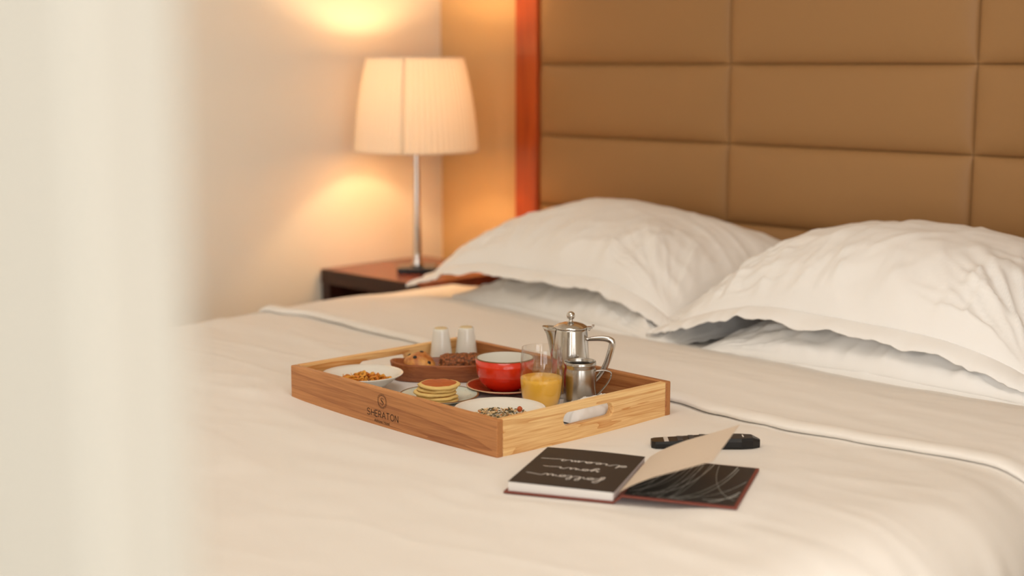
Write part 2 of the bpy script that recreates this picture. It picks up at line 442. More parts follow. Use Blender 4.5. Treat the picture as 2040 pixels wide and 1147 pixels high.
# tray frame of reference (near corner and its two sides)
A0 = Vector((-1.5197, 1.4869, 0)); E1 = Vector((-.99934, .03638, 0)); E2 = Vector((.03638, .99934, 0))
TW, TD = .558, .407
TROT = math.atan2(-.03638, .99934)
def tp(u, v, z): p = A0 + E1 * u + E2 * v; return Vector((p.x, p.y, Z0 + z))
# book frame of reference
BS = Vector((-1.240, 1.443, 0)); BD = Vector((.8944, .4472, 0)); BE = Vector((-.4472, .8944, 0))
def bp_(a, b, z): p = BS + BD * a + BE * b; return Vector((p.x, p.y, Z0 + z))

def duvet_h(x, y):
    h = .0034 * nz(x * 3.1, y * 9., 1.3) + .0020 * nz(x * 9, y * 24., 4.1) + .0025 * nz(x * 1.4, y * 1.7, 9.)
    h += .0007 * nz(x * 20 + y * 8, y * 60, 2.2)
    # long soft creases across the bed
    h += .0034 * max(0, 1 - abs(nz(x * .9 + 3, y * 3.4 + .5 * x, 6.)) * 5) + .0022 * max(0, 1 - abs(nz(x * 2.2 + 8, y * 7 - .8 * x, 16.)) * 6)
    d = Vector((x, y, 0)) - A0; u, v = d.dot(E1), d.dot(E2)
    # the tray presses in: a little deeper halfway along its sides than at its corners
    du = max(-u, 0, u - TW); dv = max(-v, 0, v - TD); dist = math.hypot(du, dv)
    k = 1 - sm(.0, .10, dist)
    sink = -.0050 * max(0, 1 - ((u - TW / 2) / (TW / 2)) ** 2) if dv < .08 else 0
    sink = min(sink, -.003 * max(0, 1 - ((v - TD / 2) / (TD / 2)) ** 2) if du < .08 else 0)
    if du == 0 and dv == 0:
        ins = sm(.012, .03, min(u, TW - u, v, TD - v)); sink = sink * (1 - ins) - .009 * ins
    h = h * (1 - k) + sink * k
    # puff next to the tray's left corner
    h += .004 * math.exp(-((u - TW - .05) / .05) ** 2 - ((v + .01) / .05) ** 2)
    # book and its raised right cover
    d = Vector((x, y, 0)) - BS; a, b = d.dot(BD), d.dot(BE)
    da = max(-.165 - a, 0, a - .165); db = max(-.01 - b, 0, b - .2)
    kb = 1 - sm(0, .05, math.hypot(da, db))
    tgt = -.0012
    if a > .02: tgt = -.0012 + .0085 * sm(.05, .15, a)
    h = h * (1 - kb) + tgt * kb
    # remote
    d = Vector((x + 1.333, y - 1.763, 0)); kr = 1 - sm(.08, .13, d.length)
    h = h * (1 - kr * (1 - kb)) - .0005 * kr * (1 - kb)
    return h

XE0, XE1, YE = -2.835, -.965, .90        # crests of the duvet's edges
def section():
    """across the bed: (x, z drop, 0..1 hang, outward) from the left hem over the top to the right hem"""
    out = []
    r = .045
    for z in (-.30, -.22, -.15, -.10, -.07): out.append((XE0 - r, z))
    for k in range(7):
        a = math.pi - k / 6 * math.pi / 2; out.append((XE0 + r * math.cos(a), -r + r * math.sin(a)))
    n = 210
    for i in range(1, n): out.append((XE0 + (XE1 - XE0) * i / n, 0.))
    r2x, r2z = .14, .12
    for k in range(13):
        a = math.pi / 2 - k / 12 * math.pi / 2; out.append((XE1 + r2x * math.cos(a), -r2z + r2z * math.sin(a)))
    for i in range(1, 22): out.append((XE1 + r2x + .012 * i / 21, -r2z - .34 * i / 21))
    return out
SEC = section()
def duvet_grid(y0, y1, ny, hfun, foot=True):
    V, Fc = [], []; n = len(SEC); ys = []
    if foot:
        for z in (-.40, -.30, -.20, -.12): ys.append((y0 - .06, z))
        for k in range(8):
            a = math.pi - k / 7 * math.pi / 2; ys.append((y0 + .06 * math.cos(a), -.07 + .07 * math.sin(a)))
    for j in range(1 if foot else 0, ny + 1): ys.append((y0 + (y1 - y0) * j / ny, 0.))
    for (y, dz) in ys:
        for (x, z) in SEC:
            side = max(0., -z)
            h = hfun(x, y) * (1 if dz == 0 else .4)
            px, pz = x, z + dz
            if x > XE1:      # hanging folds on the right
                g = sm(0., .22, side)
                f = nz(y * 9., .3, 5.) + .6 * nz(y * 23., .9, 8.)
                px += g * .035 * f + .01 * sm(0, .1, side) * nz(y * 5, side * 6, 3)
                pz += .010 * sm(XE1, XE1 + .1, x) * nz(y * 7, 2.)
                h *= 1 - sm(0, .1, side)
            elif x < XE0:
                px += .004 * nz(y * 7, z * 5, 3.); h *= 1 - sm(0, .05, side)
            py = y
            if dz < -.05: py += .01 * nz(x * 9, 1.7, dz * 3)
            V.append((px, py, max(pz, -.44) + h + Z0))
    for j in range(len(ys) - 1):
        for i in range(n - 1):
            a = j * n + i; Fc.append((a, a + 1, a + n + 1, a + n))
    return V, Fc
duvet = mk('duvet', *duvet_grid(YE, 2.62, 215, duvet_h), M_linen)
tag(duvet, 'smooth white cotton duvet spread over the bed under the wooden tray', 'duvet')

# turned-back cuff of the duvet
EDGE = [(-2.95, 1.975), (-2.80, 1.987), (-2.704, 2.02), (-2.635, 2.018), (-2.465, 1.993), (-2.294, 1.975), (-2.05, 1.958), (-1.80, 1.955), (-1.543, 1.954), (-1.442, 1.934), (-1.364, 1.926), (-1.293, 1.927), (-1.175, 1.939), (-1.073, 1.954), (-1.002, 1.967), (-.90, 1.966), (-.7, 1.97)]
def cuff():
    V, Fc = [], []; n = len(SEC)
    prof = [(.030, .000), (.012, .0005), (.004, .004), (.0, .008), (.003, .0125), (.010, .0160), (.022, .0178)]
    prof += [(.022 + .60 * k / 80, None) for k in range(1, 81)]
    for (dy, zz) in prof:
        for (x, z) in SEC:
            ye = interp(EDGE, x) + .004 * nz(x * 14, 3.3)
            side = max(0., -z); f = 1 - sm(.0, .06, side)
            y = ye + dy
            if zz is None:
                t = (dy - .022)
                hh = .0178 + .014 * sm(0, .2, t) - .020 * sm(.24, .42, t)
                hh += sm(0, .05, t) * (.004 * nz(x * 2.2, y * 6, 3) + .0022 * nz(x * 4, y * 22 + x * 3, 5) + .0009 * nz(x * 18, y * 50, 2))
                hh *= .35 + .65 * sm(-2.86, -2.5, x)
                h = hh
            else: h = zz + duvet_h(x, y) * .6
            px, pz = x, z
            # outside the duvet where it hangs
            if side > 0:
                if x > XE1:
                    g = sm(0., .22, side); px += g * .035 * (nz(y * 9., .3, 5.) + .6 * nz(y * 23., .9, 8.)) + .012 * g
                    pz += .010 * sm(XE1, XE1 + .1, x) * nz(y * 7, 2.)
                    px += h * (1 - f) * .8
                else: px -= h * (1 - f) * .3 + .001
            V.append((px, y, Z0 + max(pz, -.43) + h * max(f, .15)))
    for j in range(len(prof) - 1):
        for i in range(n - 1):
            a = j * n + i; Fc.append((a, a + 1, a + n + 1, a + n))
    return V, Fc
mk('turned_back_cuff', *cuff(), M_linen, duvet)

# ------------------------------------------------------------------ pillows
def pillow(name, label, cx, cy, rz, W, D, Ht, Hb, zf, zb_, droop, seed, fl=.045, cr=1., seam=None, skew=0., group='white pillows at the head of the bed', drf=(1., 1.)):
    nx, ny = 150, 100
    def mid(s, t):
        z = zf + (zb_ - zf) * ((t + 1) / 2) ** .85
        dk = drf[0] if s < 0 else drf[1]
        z -= droop * dk * abs(s) ** 3.2 * ((1 - t) / 2) ** .7
        z += .010 * nz(s * 1.6 + seed, t * 1.3, 2.)
        return z
    def outline(s, t):
        x = W / 2 * s * (1 - .05 * (1 - abs(t) ** 2.5)) + skew * t
        y = D / 2 * t * (1 - .06 * (1 - abs(s) ** 2.5)) + .006 * nz(s * 4, seed, 1.) * abs(t)
        return x, y
    def ridge(v, k): return max(0., 1 - abs(v) * k)
    def wr(s, t):
        x, y = s * W / 2, t * D / 2
        e_f = sm(-.1, .9, -t); e_b = sm(.3, 1., t); e_l = sm(.35, 1., -s); e_r = sm(.35, 1., s)
        # pleats that run up from the front seam, sharp crested
        h = e_f * (.0045 * nz(x * 14 + seed, y * 3.0 + x * 2, .5) + .006 * ridge(nz(x * 11 + y * 5 + seed, y * 2.2, 1.5), 5.) + .0035 * ridge(nz(x * 23 - y * 6 + seed, y * 5, 2.5), 5.))
        h += e_b * .005 * nz(x * 13 + seed, y * 3, 7.)
        h += (e_l + e_r) * (.005 * nz(x * 3, y * 15 + seed, 3.) + .005 * ridge(nz(x * 3.0 + y * 4, y * 13 + seed, 9.), 4.5))
        # creases fanning out of the two front corners
        for cs, ct in ((-1, -1), (1, -1)):
            dx, dy = (s - cs) * W / 2, (t - ct) * D / 2
            d = math.hypot(dx, dy); an = math.atan2(dy, -dx * cs)
            g = math.exp(-((d - .16) / .10) ** 2)
            h += g * (.008 * ridge(nz(an * 3.6 + seed, d * 3., 5. + cs), 3.5) + .004 * ridge(nz(an * 8 + seed, d * 5, 8. + cs), 4.) - .003)
        # wandering folds over the face
        q = nz(x * 4.6 + y * 3 + seed, y * 3.6 - x * 2.4, 11.) + .35 * nz(x * 9 + seed, y * 9, 12.)
        h += .0055 * ridge(q, 5.5) * (.35 + .65 * e_f)
        q = nz(x * 7 - y * 5 + seed, y * 4 + x * 5, 14.)
        h += .0035 * ridge(q, 6.) * (.25 + .75 * e_f)
        h += .0012 * nz(x * 28 + seed, y * 28, 4.) + .005 * nz(x * 5 + seed, y * 6, 6.)
        if seam is not None:
            xs = seam + .10 * t + .05 * t * t
            h += (.0035 * sm(xs - .012, xs + .004, s) - .0035 * sm(xs + .2, xs + .7, s)) / cr
        return h * cr
    V, Fc = [], []; idx = {}
    for side in (1, -1):
        for j in range(ny + 1):
            for i in range(nx + 1):
                s = math.sin((i / nx - .5) * math.pi * .98) / math.sin(.49 * math.pi); t = math.sin((j / ny - .5) * math.pi * .98) / math.sin(.49 * math.pi)
                x, y = outline(s, t)
                p = max(0, 1 - abs(s) ** 2.3) ** .58 * max(0, 1 - abs(t) ** 2.1) ** .58
                edge = i in (0, nx) or j in (0, ny)
                if side < 0 and edge: idx[(side, i, j)] = idx[(1, i, j)]; continue
                z = mid(s, t) + (Ht * p + wr(s, t) * min(1, p * 4) if side > 0 else -Hb * p)
                idx[(side, i, j)] = len(V); V.append((x, y, max(z, .004)))
        for j in range(ny):
            for i in range(nx):
                Fc.append((idx[(side, i, j)], idx[(side, i + 1, j)], idx[(side, i + 1, j + 1)], idx[(side, i, j + 1)]))
    o = mk(name, V, Fc, M_case, None, True, (cx, cy, Z0), (0, 0, rz))
    tag(o, label, 'pillow', group)
    # flat hem round the case
    ring = []
    for i in range(nx): ring.append((i / nx, 0.))
    for j in range(ny): ring.append((1., j / ny))
    for i in range(nx): ring.append((1 - i / nx, 1.))
    for j in range(ny): ring.append((0., 1 - j / ny))
    V, Fc = [], []; N = len(ring)
    base = [outline(math.sin((a - .5) * math.pi * .98) / math.sin(.49 * math.pi), math.sin((b - .5) * math.pi * .98) / math.sin(.49 * math.pi)) for a, b in ring]
    st = [(math.sin((a - .5) * math.pi * .98) / math.sin(.49 * math.pi), math.sin((b - .5) * math.pi * .98) / math.sin(.49 * math.pi)) for a, b in ring]
    K = 5
    for k in range(2 * (K + 1)):
        f = (k if k <= K else 2 * K + 1 - k) / K
        th = .0025 if k <= K else -.0025
        if k in (K, K + 1): th *= .4
        for q in range(N):
            s, t = st[q]
            # outwards: scale past the outline
            x = base[q][0] + (fl * f - .006) * (s if abs(s) > .97 else s * .6) * (1 if abs(s) > .9 else .35)
            y = base[q][1] + (fl * f - .006) * (t if abs(t) > .97 else t * .6) * (1 if abs(t) > .9 else .35)
            z = mid(s, t)
            z += f * (.009 * nz(q * .11 + seed, 2.) + .004 * nz(q * .3 + seed, 5.)) * cr
            z -= f * f * (.020 if t < -.9 else .006)
            V.append((x, y, max(z + th, .004)))
    L = 2 * (K + 1)
    for k in range(L):
        k2 = (k + 1) % L
        for q in range(N):
            q2 = (q + 1) % N; Fc.append((k * N + q, k * N + q2, k2 * N + q2, k2 * N + q))
    mk('pillowcase_hem', V, Fc, M_case, o)
    return o

pillow('pillow', 'flatter white pillow lying underneath on the lamp side', -2.19, 2.60, R(-10), .82, .50, .080, .014, .024, .03, .004, 3.1, fl=.014)
pillow('pillow', 'flatter white pillow lying underneath, mostly hidden, at the right edge', -1.36, 2.555, R(-2), .80, .52, .080, .014, .024, .03, .004, 17.4, fl=.014)
pillow('pillow', 'plump white pillow on top on the lamp side', -2.285, 2.625, R(-1), .80, .50, .115, .012, .122, .165, .06, 8.7, cr=1.1)
pillow('pillow', 'plump white pillow on top, nearest, with a vertical seam', -1.455, 2.585, R(0), .80, .50, .130, .012, .115, .170, .06, 25.2, seam=-.12, cr=1.5)

# ------------------------------------------------------------------ tray
tz = -.006
tray = tag(empty('serving_tray', tp(TW / 2, TD / 2, tz), TROT), 'rectangular oak serving tray with handle holes and printed hotel lettering', 'tray')
hx, hy, TH, BT = TW / 2, TD / 2, .065, .013
front = box('front_board', (-hx, -hy, 0), (hx, -hy + BT, TH), M_oakX_shaded, tray, .0022, 3)
back = box('back_board', (-hx, hy - BT, 0), (hx, hy, TH), M_oakX_shaded, tray, .0022, 3)
box('tray_floor', (-hx + BT, -hy + BT, .006), (hx - BT, hy - BT, .016), M_oakX_shaded, tray, 0)
for s in (-1, 1):      # end grain of the long boards
    for sy in (-1, 1):
        y0 = sy * hy if sy < 0 else hy - BT
        b0 = front if sy < 0 else back
        box('end_grain', (s * hx - .0004, y0 + .0028, .003), (s * hx + .0004, y0 + BT - .0028, TH - .003), M_endgrain, b0, 0)
def side_board(x0, x1):
    """board with a stadium-shaped hand hole"""
    yb0, yb1 = -hy + BT + .0002, hy - BT - .0002
    hc, hr, hl = .0405, .0112, .047     # hole centre height, radius, half straight length
    bm = bmesh.new()
    outer = [(yb0, 0), (yb1, 0), (yb1, TH), (yb0, TH)]
    ns_ = 12
    inner = [(hl + hr * math.cos(-math.pi / 2 + math.pi * k / ns_), hc + hr * math.sin(-math.pi / 2 + math.pi * k / ns_)) for k in range(ns_ + 1)]
    inner += [(-hl + hr * math.cos(math.pi / 2 + math.pi * k / ns_), hc + hr * math.sin(math.pi / 2 + math.pi * k / ns_)) for k in range(ns_ + 1)]
    ov = [bm.verts.new((x1, y, z)) for y, z in outer]; iv = [bm.verts.new((x1, y, z)) for y, z in inner]
    ed = [bm.edges.new((ov[i], ov[(i + 1) % 4])) for i in range(4)] + [bm.edges.new((iv[i], iv[(i + 1) % len(iv)])) for i in range(len(iv))]
    bmesh.ops.triangle_fill(bm, edges=ed, use_beauty=True)
    geo = bmesh.ops.extrude_face_region(bm, geom=bm.faces[:])
    bmesh.ops.translate(bm, verts=[v for v in geo['geom'] if isinstance(v, bmesh.types.BMVert)], vec=(x0 - x1, 0, 0))
    bmesh.ops.recalc_face_normals(bm, faces=bm.faces)
    sharp = [e for e in bm.edges if len(e.link_faces) == 2 and e.calc_face_angle(0) > .9]
    bmesh.ops.bevel(bm, geom=sharp, offset=.0018, segments=2, affect='EDGES', profile=.5)
    me = bpy.data.meshes.new('side_board'); bm.to_mesh(me); bm.free()
    return link('side_board', me, M_oakY_lit, tray)
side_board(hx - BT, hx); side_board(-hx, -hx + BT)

# lettering on the front board
LET = {'S': [[(.95, .86), (.6, 1.0), (.25, .93), (.1, .74), (.3, .57), (.7, .45), (.95, .27), (.8, .07), (.45, 0), (.05, .14)]],
       'H': [[(0, 0), (0, 1)], [(.8, 0), (.8, 1)], [(0, .5), (.8, .5)]],
       'E': [[(.65, 1), (0, 1), (0, 0), (.65, 0)], [(0, .52), (.58, .52)]],
       'R': [[(0, 0), (0, 1), (.4, 1), (.66, .88), (.68, .66), (.45, .48), (0, .48)], [(.32, .48), (.72, 0)]],
       'A': [[(0, 0), (.45, 1), (.9, 0)], [(.16, .33), (.74, .33)]],
       'T': [[(0, 1), (.8, 1)], [(.4, 1), (.4, 0)]],
       'O': [[(.5 + .5 * math.cos(2 * math.pi * k / 20), .5 + .5 * math.sin(2 * math.pi * k / 20)) for k in range(21)]],
       'N': [[(0, 0), (0, 1), (.8, 0), (.8, 1)]]}
ADV = {'S': 1.0, 'H': .8, 'E': .65, 'R': .72, 'A': .9, 'T': .8, 'O': 1., 'N': .8}
ST = []
cx = 0
for ch in 'SHERATON':
    for s in LET[ch]:
        pts = [(cx + a * .95, b) for a, b in s]
        if ch == 'S': pts = [tuple(p) for p in crom([(p[0], p[1], 0) for p in pts], 5)]
        elif ch in 'HEATNR':      # densify corners: split into straight pieces
            for p, q in zip(pts, pts[1:]): ST.append(([p, q], .115))
            continue
        ST.append((pts, .115))
    cx += ADV[ch] * .95 + .27
tw = cx - .27
hh_ = .0108; wtot = .0855; kx = wtot / tw
XC = hx - .2872           # centre of the print, local x of the tray
def mp_front(a, b, lift): return (XC + (a / tw - .5) * wtot, -hy - lift, .0160 + b * hh_)
ribbons('lettering', [(s, w_) for s, w_ in ST], mp_front, M_ink, front)
# emblem: ring of laurel leaves round a serif S
EM = []
for ring_r, ln, n_l in ((.0112, .0030, 32),):
    for k in range(n_l):
        a = 2 * math.pi * k / n_l
        for dr_, sl in ((-.0009, .55), (.0012, -.35)):
            r1 = ring_r + dr_
            p = Vector((r1 * math.cos(a), r1 * math.sin(a)))
            d = Vector((math.cos(a + sl + .6), math.sin(a + sl + .6))) * .0011
            EM.append(([tuple(p - d), tuple(p), tuple(p + d)], [.0002, .0010, .0002]))
sp = crom([(.0030, .0036, 0), (.0016, .0056, 0), (-.0012, .0056, 0), (-.0030, .0036, 0), (-.0016, .0012, 0), (.0016, -.0010, 0), (.0032, -.0034, 0), (.0014, -.0057, 0), (-.0014, -.0057, 0), (-.0034, -.0034, 0)], 6)
EM.append(([(p.x, p.y) for p in sp], [.0006 + .0015 * math.exp(-((i - len(sp) * .5) / (len(sp) * .16)) ** 2) for i in range(len(sp))]))
EM.append(([(.0030, .0028), (.0031, .0058)], .0005)); EM.append(([(-.0034, -.0026), (-.0035, -.0058)], .0005))
ribbons('emblem', EM, lambda a, b, lf: (XC + a, -hy - lf, .0448 + b), M_ink, front)
fc = bpy.data.curves.new('hotel_text', 'FONT'); fc.body = 'Athlone Hotel'; fc.size = .0078; fc.align_x = 'CENTER'
fo = bpy.data.objects.new('hotel_text', fc); COL.objects.link(fo); bpy.context.view_layer.update()
fm = bpy.data.meshes.new_from_object(fo.evaluated_get(bpy.context.evaluated_depsgraph_get()))
bpy.data.objects.remove(fo)
for v in fm.vertices: v.co = Vector((XC - .001 + v.co.x * .92, -hy - .0003, .0066 + v.co.y))
fm.materials.clear(); link('small_lettering', fm, M_ink, front)

FL = .012      # height of the liner's top above the bed
liner = mk('tray_liner', [(x, y, z) for z in (0, .0012) for (x, y) in ((-hx + BT + .004, -hy + BT + .004), (hx - BT - .004, -hy + BT + .004), (hx - BT - .004, hy - BT - .004), (-hx + BT + .004, hy - BT - .004))],
           [(0, 1, 2, 3), (4, 5, 6, 7), (0, 1, 5, 4), (1, 2, 6, 5), (2, 3, 7, 6), (3, 0, 4, 7)], M_paper, None, False, tp(TW / 2, TD / 2, FL - .0016), (0, 0, TROT))
tag(liner, 'flat white paper liner covering the tray floor', 'paper')

# ------------------------------------------------------------------ napkin by the right handle
V, Fc = [], []; nx, ny = 34, 50
for sd in (1, -1):
    for j in range(ny + 1):
        for i in range(nx + 1):
            s, t = i / nx * 2 - 1, j / ny * 2 - 1
            p = max(0, (1 - s ** 4)) ** .5 * max(0, (1 - t ** 4)) ** .5
            x, y = s * .028 * (1 + .08 * nz(t * 4, 1.)), t * .082 * (1 + .04 * nz(s * 3, 2.))
            if sd > 0:
                z = .003 + .026 * p * (1 - .15 * t) + p * (.006 * nz(s * 2.2 + t, t * 5, 2.) + .004 * max(0, 1 - abs(nz(s * 3 + 2 * t, t * 4, 5.)) * 6))
            else: z = 0.0
            V.append((x, y, z))
def gridf(b, nx, ny): return [(b + j * (nx + 1) + i, b + j * (nx + 1) + i + 1, b + (j + 1) * (nx + 1) + i + 1, b + (j + 1) * (nx + 1) + i) for j in range(ny) for i in range(nx)]
nap = mk('paper_napkin', V, gridf(0, nx, ny) + gridf((nx + 1) * (ny + 1), nx, ny), M_foil, None, True, tp(.046, .275, FL), (0, 0, TROT))
tag(nap, 'crumpled white napkin seen through the tray handle hole', 'napkin')

# ------------------------------------------------------------------ crockery
def bowl(name, label, u, v, rim_z, r, foot):
    o = tag(empty(name, tp(u, v, FL)), label, 'bowl')
    h = rim_z - FL
    prof = [(0, .001), (foot * .8, .001), (foot * .85, 0), (foot, 0), (foot, .004), (foot + .010, .008), (r * .72, h * .52), (r * .86, h * .80), (r - .001, h - .0015), (r, h), (r - .002, h + .0006), (r * .855, h * .86), (r * .70, h * .60), (foot + .006, .0125), (foot * .6, .0085), (0, .0075)]
    lathe('bowl_body', prof, M_ceramic, o, 72)
    return o
bowl('cereal_bowl', 'white bowl of cornflakes at the far left corner of the tray', .469, .096, .045, .0745, .030)
bowl('muesli_bowl', 'white bowl of muesli at the near corner of the tray', .101, .099, .045, .0755, .030)

def flake_mesh(k):
    random.seed(100 + k); V, Fc = [], []; n = 9; rings = 3; ph = random.random() * 9
    V.append((0, 0, .0))
    for j in range(1, rings + 1):
        for i in range(n):
            a = 2 * math.pi * i / n; r = .0078 * j / rings * (1 + .28 * nz(math.cos(a) * 1.4 + ph, math.sin(a) * 1.4, j * .3))
            x, y = r * math.cos(a), r * .8 * math.sin(a)
            z = 42 * x * x - 20 * y * y + .0016 * nz(x * 320 + ph, y * 320, 3.)
            V.append((x, y, z))
    for i in range(n): Fc.append((0, 1 + i, 1 + (i + 1) % n))
    for j in range(rings - 1):
        for i in range(n):
            a, b = 1 + j * n + i, 1 + j * n + (i + 1) % n; Fc.append((a, b, b + n, a + n))
    N = len(V); top = list(Fc)
    V += [(x, y, z - .0009) for x, y, z in V]
    Fc += [tuple(N + q for q in f[::-1]) for f in top]
    for i in range(n):
        a, b = 1 + (rings - 1) * n + i, 1 + (rings - 1) * n + (i + 1) % n; Fc.append((a, b, b + N, a + N))
    me = bpy.data.meshes.new('cornflake'); me.from_pydata(V, [], Fc); me.update()
    me.polygons.foreach_set('use_smooth', [True] * len(me.polygons))
    return me
M_flake = [mat('cornflake_a', lin(240, 164, 62), .6, var=.25, vscale=160, bump=.3, bscale=500), mat('cornflake_b', lin(224, 136, 44), .6, var=.25, vscale=160, bump=.3, bscale=500)]
FM = []
for k in range(6):
    me = flake_mesh(k); me.materials.append(M_flake[k % 2]); FM.append(me)
random.seed(11)
c0 = tp(.466, .100, 0)
right = Vector((.7071, .7071, 0)); deep = Vector((-.7071, .7071, 0))
for k in range(70):
    rr = math.sqrt(random.random()); a = random.random() * 6.283
    lx, ly = rr * math.cos(a), rr * math.sin(a)
    lay = random.random()
    h = .0215 + .0165 * (1 - rr * rr) * lay + .012 * rr * rr + .004 * math.exp(-((lx + .25) / .3) ** 2)
    p = c0 + right * (lx * .041) + deep * (ly * .036); p.z = Z0 + h
    o = link('cornflake', FM[k % 6], None, None, p, (random.uniform(-.8, .8), random.uniform(-.8, .8), random.random() * 6.28))
    tag(o, 'golden cornflake in the white cereal bowl', 'cornflake', 'cornflakes heaped in the white bowl')

# muesli (uncountable) and one nut
def muesli():
    V, Fc, mi = [], [], []
    random.seed(5)
    for k in range(520):
        rr = math.sqrt(random.random()); a = random.random() * 6.283
        x, y = rr * .046 * math.cos(a), rr * .046 * math.sin(a)
        z = .0115 + .0125 * (1 - rr * rr) * random.random() ** .5 + .0105 * rr * rr
        kind = random.choices((0, 1, 2, 3), (52, 22, 22, 4))[0]
        L, Wd, T = ((.0048, .0036, .0010), (.0038, .0022, .0012), (.0066, .0032, .0014), (.0040, .0032, .0028))[kind]
        rot = Matrix.Rotation(random.random() * 6.28, 3, 'Z') @ Matrix.Rotation(random.uniform(-.6, .6), 3, 'X') @ Matrix.Rotation(random.uniform(-.6, .6), 3, 'Y')
        b = len(V); n = 7
        for zz, f in ((-T / 2, .75), (0, 1.), (T / 2, .7)):
            for i in range(n):
                an = 2 * math.pi * i / n
                V.append(Vector((x, y, z)) + rot @ Vector((L / 2 * f * math.cos(an), Wd / 2 * f * math.sin(an), zz)))
        for lv in range(2):
            for i in range(n): Fc.append((b + lv * n + i, b + lv * n + (i + 1) % n, b + (lv + 1) * n + (i + 1) % n, b + (lv + 1) * n + i)); mi.append(kind)
        Fc.append(tuple(b + i for i in range(n))); mi.append(kind); Fc.append(tuple(b + 2 * n + i for i in range(n))); mi.append(kind)
    o = mk('muesli', V, Fc, None, None, False, tp(.101, .099, FL))
    for c in ((236, 206, 158), (206, 160, 108), (88, 80, 50), (210, 140, 84)): o.data.materials.append(mat('muesli_grain', lin(*c), .7, var=.15, vscale=200))
    o.data.polygons.foreach_set('material_index', mi)
    tag(o, 'loose muesli of oats and dark seeds in the near white bowl', 'muesli', kind='stuff')
muesli()
p = tp(.085, .128, .0405)
hz = lathe('hazelnut', [(0, -.0045), (.003, -.0038), (.0046, -.001), (.0046, .0012), (.003, .004), (0, .0048)], mat('hazelnut_skin', lin(190, 86, 36), .5, var=.15, vscale=300), None, 14, p, (.4, .3, 0))
tag(hz, 'reddish hazelnut on top of the muesli', 'nut')

# pale blue plate with pancakes
pl = tag(empty('dinner_plate', tp(.320, .152, FL)), 'small pale blue speckled plate with brown rim under the pancakes', 'plate')
lathe('plate_body', [(0, 0), (.042, 0), (.044, .001), (.062, .0055), (.0695, .0085), (.0705, .0095), (.0700, .0103), (.068, .0100), (.060, .0078), (.046, .0040), (0, .0036)], M_blueplate, pl, 72)
lathe('plate_rim', [(.0690, .0088), (.0712, .0092), (.0714, .0101), (.0700, .0108), (.0680, .0104), (.0690, .0088)], M_rimbrown, pl, 72)

M_batter = mat('pancake_batter', lin(238, 204, 128), .7, var=.1, vscale=120, bump=.3, bscale=300)
M_brown = mat('pancake_browned', lin(188, 92, 34), .6, var=.22, vscale=90)
base_p = tp(.300, .132, .0160)
pn = ['topmost pancake of the stack with a browned face', 'second pancake from the top of the stack', 'third pancake from the top of the stack', 'second pancake from the bottom of the stack', 'bottom pancake of the stack resting on the pale blue plate']
for k in range(5):
    lvl = 4 - k; R0 = (.0375, .0355, .0385, .0365, .0375)[k]
    V, Fc, mi = [], [], []; seg = 56
    prof = [(0, .0005), (.75, .0005), (.93, .0012), (1., .0035), (.97, .0056), (.90, .0066), (.82, .0070), (0, .0074)]
    for i in range(seg):
        a = 2 * math.pi * i / seg
        wob = 1 + .09 * nz(math.cos(a) * 1.5 + k * 7, math.sin(a) * 1.5, 1.) + .03 * nz(math.cos(a) * 5 + k * 7, math.sin(a) * 5, 1.)
        for r, z in prof:
            dzz = .0052 * r ** 3 * nz(math.cos(a) * 1.8 + k * 3, math.sin(a) * 1.8, 6.) + .0022 * r ** 4 * nz(math.cos(a) * 6 + k * 3, math.sin(a) * 6, 6.)
            V.append((r * R0 * wob * math.cos(a), r * R0 * wob * math.sin(a), z + dzz * (.4 if r > .5 else .3)))
    n = len(prof)
    for i in range(seg):
        i2 = (i + 1) % seg
        for q in range(n - 1):
            Fc.append((i * n + q, i2 * n + q, i2 * n + q + 1, i * n + q + 1)); mi.append(1 if q in (0, 6) else 0)
    me = bpy.data.meshes.new('pancake'); me.from_pydata(V, [], Fc); me.materials.append(M_batter); me.materials.append(M_brown)
    me.polygons.foreach_set('material_index', mi); me.polygons.foreach_set('use_smooth', [True] * len(mi))
    off = ((.0025, .001), (-.001, .0005), (-.0035, -.002), (.002, -.001), (.001, -.002))[k]
    o = link('pancake', me, None, None, base_p + Vector((off[0], off[1], lvl * .0065)), (0, 0, k * 1.3))
    tag(o, pn[k], 'pancake', 'stacked pancakes on the pale blue plate')

# red saucer and cup
SU, SV = .287, .281
sa_ = tag(empty('saucer', tp(SU, SV, FL)), 'red glazed saucer with cream edge under the red cup', 'saucer')
lathe('saucer_body', [(0, 0), (.030, 0), (.034, .001), (.058, .0075), (.0690, .0115), (.0695, .0125), (.0680, .0130), (.056, .0098), (.034, .0042), (.028, .0036), (0, .0036)], M_redsaucer, sa_, 72)
lathe('saucer_rim', [(.0684, .0114), (.0702, .0120), (.0704, .0130), (.0690, .0137), (.0676, .0131), (.0684, .0114)], M_rimcream, sa_, 72)
cu = tag(empty('breakfast_cup', tp(SU, SV, FL + .0042)), 'round red glazed cup with white inside on the red saucer', 'cup')
lathe('cup_body', [(0, .001), (.022, .001), (.023, 0), (.026, 0), (.027, .002), (.036, .006), (.0455, .016), (.0510, .030), (.0530, .044), (.0535, .0590), (.0505, .0590)], M_red, cu, 72)
lathe('cup_lining', [(.0505, .0588), (.0500, .044), (.0480, .030), (.0425, .018), (.032, .009), (0, .006)], M_ceramic, cu, 72)
lathe('cup_rim', [(.0537, .0584), (.0537, .0592), (.0528, .0598), (.0512, .0598), (.0504, .0590)], M_rimbrown, cu, 72)

